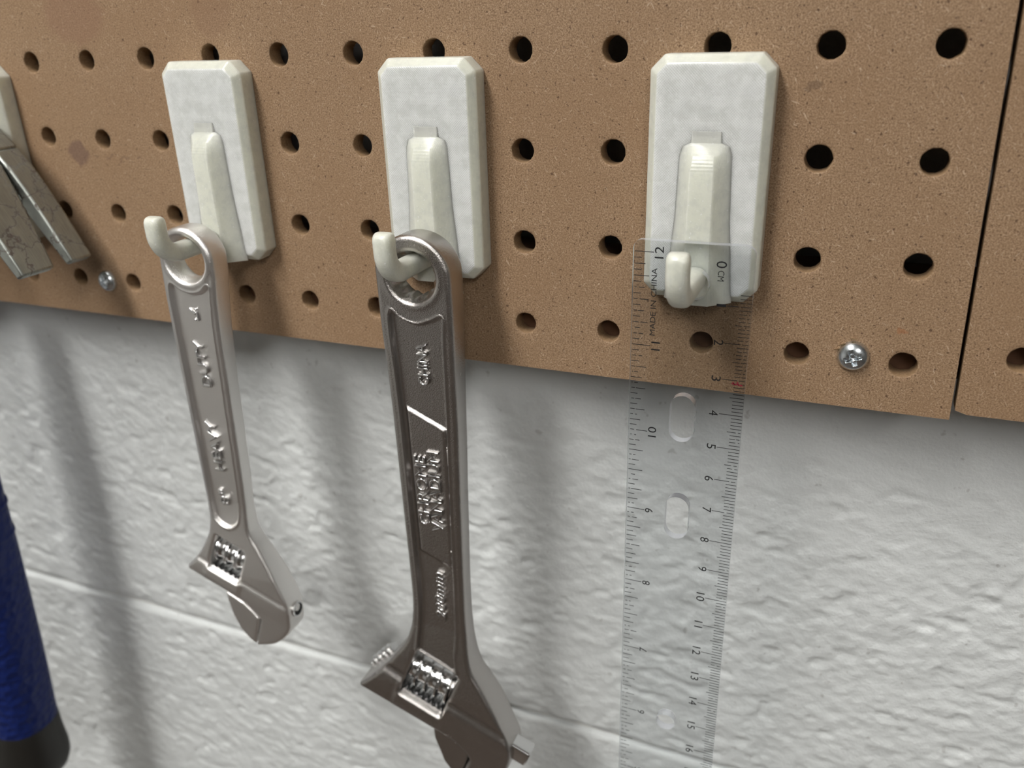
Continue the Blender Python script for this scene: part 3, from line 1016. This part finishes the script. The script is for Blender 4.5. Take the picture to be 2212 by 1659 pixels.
# ---- smaller wrench ------------------------------------------------
L = dict(
    name='adjustable_wrench', label='smaller chrome adjustable wrench embossed HEAVY DUTY with closed rounded jaws', origin=(75.5, -58.0), ym=-20.5, bottom=-147.5, mat='chrome',
    ring_c=(-0.7, 0.2), ring_r=10.5, hole_c=(-0.8, 0.6), hole_r=7.2,
    left=[(-11.3, -3), (-11.5, -8), (-11.9, -19.4), (-12.3, -36.5), (-12.4, -54.4), (-12.4, -74.2), (-12.4, -91.0), (-12.8, -96.7), (-14.2, -101.6), (-17.2, -107.2), (-21.6, -113.2)],
    low=[(-26.0, -117.5), (-26.3, -118.5), (-25.5, -119.4), (-18, -122.2), (-9.9, -125.1), (-2.7, -128.3), (0.8, -131.2), (3.7, -134.3), (2.4, -139), (0.0, -147.0), (2.3, -147.0)],
    right=[(8.2, -144.9), (13.2, -141.0), (16.4, -136.5), (17.2, -132.1), (17.2, -126.7), (15.9, -122.1), (11.9, -112.6), (7.7, -104.4), (5.2, -100.1), (4.2, -94.8), (5.1, -76.7), (6.3, -47.0), (7.4, -22.8), (8.7, -9.8), (9.5, -3.5)],
    half=[(20, 4.0), (-12, 3.8), (-40, 3.1), (-88, 2.9), (-100, 3.5), (-116, 4.8), (-200, 4.8)],
    A=(0.938, -0.347), win=(25.2, 38.4, -114.0, -99.2), re=1.2,
    recess=[(-8.8, -8.0), (-5, -9.3), (-1, -10.2), (3, -9.4), (6.4, -7.2), (5.9, -14), (4.9, -22), (3.6, -47), (2.3, -77), (1.4, -90), (-0.6, -95.4), (-4.6, -97.4), (-8.6, -95.6), (-10.1, -91), (-10.1, -74), (-10.1, -54), (-9.9, -36), (-9.5, -20)],
    rdepth=1.15, collar=0.45, lift=0.7, track=(12, 62, -117.0, 4.0), bore=lambda th: 6.45, bore_depth=1.0,
    jaw=[(-10.0, -125.4), (-10.0, -128.8), (-8.8, -135.6), (-6.2, -141.6), (-2.8, -145.4), (-0.4, -146.9), (2.1, -138.8), (3.4, -134.4), (0.6, -131.5), (-2.8, -128.7)],
    jaw_half=4.75, jaw_z=200, rack_h=1.0, rack_d=3.6, worm_n=-107.0, worm=(3.5, 4.9, 4.2, 0.0), worm_dy=-0.7,
    text=[('8"', -4.4, -85.4, 6.4, 3.9, 92, 1.02, 0.0), ('HEAVY', -4.2, -65.2, 19.0, 3.9, 92, 1.02, 0.0), ('DUTY', -2.6, -34.6, 16.2, 3.7, 92, 1.02, 0.0)],
)
wl, A, N, O = build_wrench(L)
# small maker's mark: a slanted stroke, a dot and a hooked stem
ylm = L['ym'] - (np.interp(-17.5, *zip(*L['half'][::-1])) - 1.02)
def stroke(p, q, w):
    v0, f0 = bar2d(p, q, w, ylm + 0.1)
    top = [(a[0], ylm - 0.45, a[2]) for a in v0]
    return loft([v0, top])
mk = join(stroke((O[0] - 3.5, O[1] - 15.6), (O[0] - 1.2, O[1] - 17.3), 0.9), stroke((O[0] - 1.2, O[1] - 15.6), (O[0] - 0.6, O[1] - 15.9), 0.8),
          stroke((O[0] - 0.7, O[1] - 16.2), (O[0] - 0.5, O[1] - 19.6), 0.6), stroke((O[0] - 2.2, O[1] - 19.0), (O[0] - 1.2, O[1] - 19.3), 0.6))
mesh_obj('emblem', mk[0], mk[1], 'chrome_smooth', wl, bevel=0.2, sharp=30)
# bore in the right flank that shows the jaw's slide pin
q0 = O + np.array([17.75, -129.2])
n3 = np.array([0.995, 0, 0.03]); n3 /= np.linalg.norm(n3)
t1 = np.array([0, 1, 0.0]); t2 = np.cross(n3, t1)
def flank_ring(r, off, c=q0, sx=1.0):
    return [tuple(np.array([c[0], L['ym'], c[1]]) + n3 * off + (t1 * math.cos(2 * math.pi * k / 28) * sx + t2 * math.sin(2 * math.pi * k / 28)) * r) for k in range(28)]
V, F = loft([flank_ring(2.9, -2.5), flank_ring(2.9, 0.35), flank_ring(2.3, 0.5), flank_ring(2.2, -1.6)], cap=False)
bore = mesh_obj('slide_bore', V, F, 'chrome_smooth', wl, sharp=40)
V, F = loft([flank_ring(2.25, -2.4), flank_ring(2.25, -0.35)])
mesh_obj('bore_shade_plug', V, F, 'bore', bore, sharp=40)  # near-black plug stands in for the shade inside the bore
V, F = loft([flank_ring(1.35, -2.0, q0 + np.array([0.0, 0.7])), flank_ring(1.35, 0.25, q0 + np.array([0.0, 0.7]))])
mesh_obj('slide_pin', V, F, 'chrome', bore, sharp=40)

# ================================================================== RULER
RX1, RX0 = 243.25, 212.75        # right and left long edges
RYB = -12.55                     # printed rear face
Z0 = -50.4                       # zero of the centimetre scale
ZI = Z0 + 2.5                    # the 12 inch mark
RT, RB = -44.4, Z0 - 309.0
def rruler():
    P = []
    r = 2.6
    for cx, cz, s in ((RX1 - r, RT - r, 0), (RX0 + r, RT - r, 90), (RX0 + r, RB + r, 180), (RX1 - r, RB + r, 270)):
        for k in range(9):
            th = math.radians(s + 90 * k / 8)
            P.append((cx + r * math.cos(th), cz + r * math.sin(th)))
    return dens(P, 4.0, False)
RC = (RX0 + RX1) / 2
def slot(zc, ln, w):
    r = w / 2
    P = []
    for cz, s in ((zc + ln / 2 - r, 0), (zc - ln / 2 + r, 180)):
        for k in range(15):
            th = math.radians(s + 180 * k / 14)
            P.append((RC - 0.3 + r * math.cos(th), cz + r * math.sin(th)))
    return dens(P, 1.2, False)
hole_z = lambda cm: Z0 - cm * 10
holes = [circle((228.6, -55.05), 4.0, 40), slot(hole_z(4.2), 13.6, 6.6), slot(hole_z(7.3), 13.6, 6.6), circle((RC - 0.2, hole_z(14.9)), 3.0, 32),
         slot(hole_z(22.5), 13.6, 6.6), slot(hole_z(25.8), 13.6, 6.6)]
def ruler_geo():
    outer = ccw(rruler())
    hs = [ccw(h)[::-1] for h in holes]
    pts = [outer] + hs
    extra = []
    for z in np.arange(RT - 3, RB + 2, -3.0):
        for x in (RX0 + 5.5, RX1 - 5.5, RX0 + 8, RX1 - 8):
            extra.append((x, z))
    allp = np.concatenate(pts + [np.array(extra)])
    edges = []
    n = 0
    loops = []
    for p in pts:
        L_ = np.arange(n, n + len(p))
        loops.append(L_)
        edges += [(int(L_[i]), int(L_[(i + 1) % len(L_)])) for i in range(len(L_))]
        n += len(p)
    res = delaunay_2d_cdt([Vector((float(a), float(b))) for a, b in allp], edges, [], 0, 1e-5)
    Q = np.array([(v.x, v.y) for v in res[0]])
    tri = np.array([f for f in res[2] if len(f) == 3])
    c = Q[tri].mean(1)
    ok = pin(c, outer)
    for h in hs:
        ok &= ~pin(c, h)
    tri = tri[ok]
    a = Q[tri]
    ar = (a[:, 1, 0] - a[:, 0, 0]) * (a[:, 2, 1] - a[:, 0, 1]) - (a[:, 2, 0] - a[:, 0, 0]) * (a[:, 1, 1] - a[:, 0, 1])
    tri[ar < 0] = tri[ar < 0][:, ::-1]
    idx = {s: k for k, src in enumerate(res[3]) for s in src}
    e = np.minimum(Q[:, 0] - RX0, RX1 - Q[:, 0])
    th = np.interp(e, [0, 5.5, 20], [1.1, 2.5, 2.5])
    nV = len(Q)
    V = [(q[0], RYB - t_, q[1]) for q, t_ in zip(Q, th)] + [(q[0], RYB, q[1]) for q in Q]
    F = [tuple(f) for f in tri] + [(f[2] + nV, f[1] + nV, f[0] + nV) for f in tri]
    FM = [0] * len(F)
    for L_ in loops:
        fi = [idx[int(i)] for i in L_]
        for i in range(len(fi)):
            j = (i + 1) % len(fi)
            F.append((fi[j], fi[i], fi[i] + nV, fi[j] + nV))
            FM.append(1)
    return V, F, FM
ruler = empty('ruler', (RC, RYB, RB), 'clear plastic ruler with black inch and centimetre scales hanging from a hook', 'ruler')
V, F, FM = ruler_geo()
mesh_obj('blade', V, F, ['acrylic', 'acrylic_edge'], ruler, fm=FM, sharp=25)
YP = RYB - 0.03
rg = random.Random(5)
def tick(x0, x1, z, w, worn):
    """one printed line, with worn-off gaps"""
    segs = []
    s = 1 if x1 > x0 else -1
    if rg.random() < worn:
        g0 = x0 + (x1 - x0) * rg.uniform(0.15, 0.45)
        segs = [(x0 + s * rg.uniform(0, 0.3), g0), (g0 + s * rg.uniform(0.25, 0.7), x1)]
    else:
        segs = [(x0, x1)]
    return [bar2d((a, z), (b, z), w, YP) for a, b in segs if abs(b - a) > 0.15]
bars = []
for k in range(0, 16 * 12 + 1):
    z = ZI - k * 25.4 / 16
    if z < RB + 2: break
    ln = 5.2 if k % 16 == 0 else 4.2 if k % 4 == 0 else 3.1 if k % 2 == 0 else 2.1
    bars += tick(RX0 + 0.15, RX0 + ln, z, 0.20, 0.45)
V, F = join(*bars)
mesh_obj('inch_marks', V, F, 'ink', ruler, smooth=False)
bars = []
for k in range(1, 301):
    z = Z0 - k
    ln = 6.2 if k % 10 == 0 else 3.8 if k % 5 == 0 else 3.0
    if k < 7 and rg.random() < 0.5: continue
    bars += tick(RX1 - 0.15, RX1 - ln, z, 0.18, 0.75 if k < 32 else 0.12)
V, F = join(*bars)
mesh_obj('centimetre_marks', V, F, 'ink', ruler, smooth=False)
for k in range(1, 13):
    s = str(k)
    V, F = text_geo(s, RX0 + 6.55, ZI - (12 - k) * 25.4, 1.45 if len(s) == 1 else 3.1 if s != '11' else 2.4, 2.3, 90, YP, 0, False)
    mesh_obj('inch_numeral', V, F, 'ink', ruler, smooth=False)
for k in range(1, 31):
    s = str(k)
    V, F = text_geo(s, RX1 - 7.6, Z0 - k * 10, (0.7 if s == '1' else 1.5) if len(s) == 1 else (2.3 if s == '11' else 2.9), 2.4, -90, YP, 0, False)
    mesh_obj('centimetre_numeral', V, F, 'ink', ruler, smooth=False)
V, F = text_geo('0', RX1 - 8.2, Z0 + 0.5, 1.75, 2.6, -90, YP, 0, False)
mesh_obj('centimetre_numeral', V, F, 'ink', ruler, smooth=False)
V, F = text_geo('CM', RX1 - 8.2, Z0 - 2.4, 2.7, 1.6, -90, YP, 0, False)
mesh_obj('lettering', V, F, 'ink', ruler, smooth=False)
V, F = text_geo('MADE IN CHINA', RX0 + 5.5, ZI - 13.3, 18.3, 1.45, 90, YP, 0, False)
mesh_obj('lettering', V, F, 'ink', ruler, smooth=False)
V, F = join(bar2d((RX1 - 3.6, Z0 - 30.9), (RX1 - 0.8, Z0 - 31.2), 0.35, YP - 0.02), bar2d((RX1 - 3.3, Z0 - 30.4), (RX1 - 2.7, Z0 - 31.3), 0.3, YP - 0.02), bar2d((RX1 - 2.2, Z0 - 30.3), (RX1 - 1.6, Z0 - 31.4), 0.3, YP - 0.02))
mesh_obj('pen_mark', V, F, 'red', ruler, smooth=False)

# ================================================================== HAMMER
hm = empty('claw_hammer', (-66, -23, -330), 'claw hammer with rusty steel claw and blue rubber grip', 'hammer')
YB, YF = -9.5, -37.5             # rear and front edges of the claw
top = [(-46, -9.5), (-36, -10.8), (-26, -13.0), (-17, -16.8), (-9.5, -21.5), (-3.6, -27.4), (1.3, -33.0), (6.0, -40), (10.6, -47.6), (15.0, -55.6), (19.4, -63.6)]
thick = [19, 17.5, 15.5, 13.5, 11.5, 9.8, 8.4, 7.0, 5.8, 4.6, 3.4]
P = np.array(top)
T = np.gradient(P, axis=0)
T /= np.linalg.norm(T, axis=1)[:, None]
Nn = np.stack([T[:, 1], -T[:, 0]], 1)          # towards the underside
def tine(i0, i1, ya, yb):
    rings = []
    for i in range(i0, i1 + 1):
        f = (i - i0) / max(1, (i1 - i0))
        y0 = ya(f) if callable(ya) else ya
        y1 = yb(f) if callable(yb) else yb
        a = P[i]
        b = P[i] + Nn[i] * thick[i]
        c = 1.1
        rings.append([(a[0], y0, a[1]), (b[0], y0, b[1]), (b[0], y1, b[1]), (a[0], y1, a[1])])
    return loft(rings)
mid = lambda f: -19.0 - 2.6 * f
g1 = tine(0, 5, YB, YF)
g2 = tine(5, 10, YB, lambda f: mid(f) + 0.05 + 3.3 * f)
g3 = tine(5, 10, lambda f: mid(f) - 0.05 - 3.5 * f, YF)
V, F = join(g1, g2, g3)
V = [tuple(v) for v in V]
head = mesh_obj('claw', V, F, 'steel', hm, bevel=0.8, sharp=30)
V, F = box(-86, -45, YF - 1, YB + 1, -34, -7)
mesh_obj('head_body', V, F, 'steel', hm, bevel=3.0, sharp=30)
rings = []
for x, r in ((-85, 10), (-100, 9.5), (-104, 13.5), (-121, 14), (-122.5, 13)):
    rings.append([(x, -23.5 + r * math.cos(2 * math.pi * k / 24), -20 + r * math.sin(2 * math.pi * k / 24)) for k in range(24)])
V, F = loft(rings)
mesh_obj('poll', V, F, 'steel', hm, sharp=30)
def handle_ring(z, cx, rx, ry, n=36, dz=0.0):
    return [(cx + rx * math.copysign(abs(math.cos(2 * math.pi * k / n)) ** 0.85, math.cos(2 * math.pi * k / n)),
             -23.0 + ry * math.copysign(abs(math.sin(2 * math.pi * k / n)) ** 0.85, math.sin(2 * math.pi * k / n)),
             z + dz * max(0, -math.cos(2 * math.pi * k / n + 0.9))) for k in range(n)]
HX = [(-30, -66, 11, 9), (-60, -66, 10.5, 9), (-100, -65.5, 11, 9.5)]
V, F = loft([handle_ring(*h) for h in HX])
mesh_obj('shaft', V, F, 'rubber', hm, sharp=60)
GX = [(-98, -67.5, 12.5, 11), (-103, -67.5, 14, 12), (-140, -69.0, 15, 12.8), (-168, -71.6, 15.2, 13), (-195, -73.2, 15.4, 13.2), (-221, -75.3, 15.6, 13.4), (-250, -78.0, 15.8, 13.6), (-276, -81.0, 16, 13.8), (-292, -83.0, 16.0, 13.9)]
rings = [handle_ring(*h) for h in GX]
rings.append(handle_ring(-300, -83.9, 16.0, 13.9, dz=0.0))
V, F = loft(rings)
grip = mesh_obj('grip', V, F, 'grip', hm, sharp=60)
for z, cx in ((-176.5, -72.1), (-191, -73.0)):
    V, F = loft([handle_ring(z + d, cx, 15.3 + e, 13.2 + e) for d, e in ((1.4, 0.0), (0.7, 0.5), (-0.7, 0.5), (-1.4, 0.0))])
    mesh_obj('grip_ridge', V, F, 'grip', grip, sharp=60)
CX = [(-297.5, -83.6, 15.7, 13.6), (-300.5, -84, 16.4, 14.3), (-306, -84.8, 16.9, 14.6), (-312, -85.2, 17.4, 15), (-319, -85.6, 17.8, 15.6), (-325, -85.8, 17.6, 15.4), (-330, -86, 16, 13.6), (-331, -83.7, 12, 10)]
V, F = loft([handle_ring(*h) for h in CX])
mesh_obj('end_cap', V, F, 'rubber', hm, sharp=60)
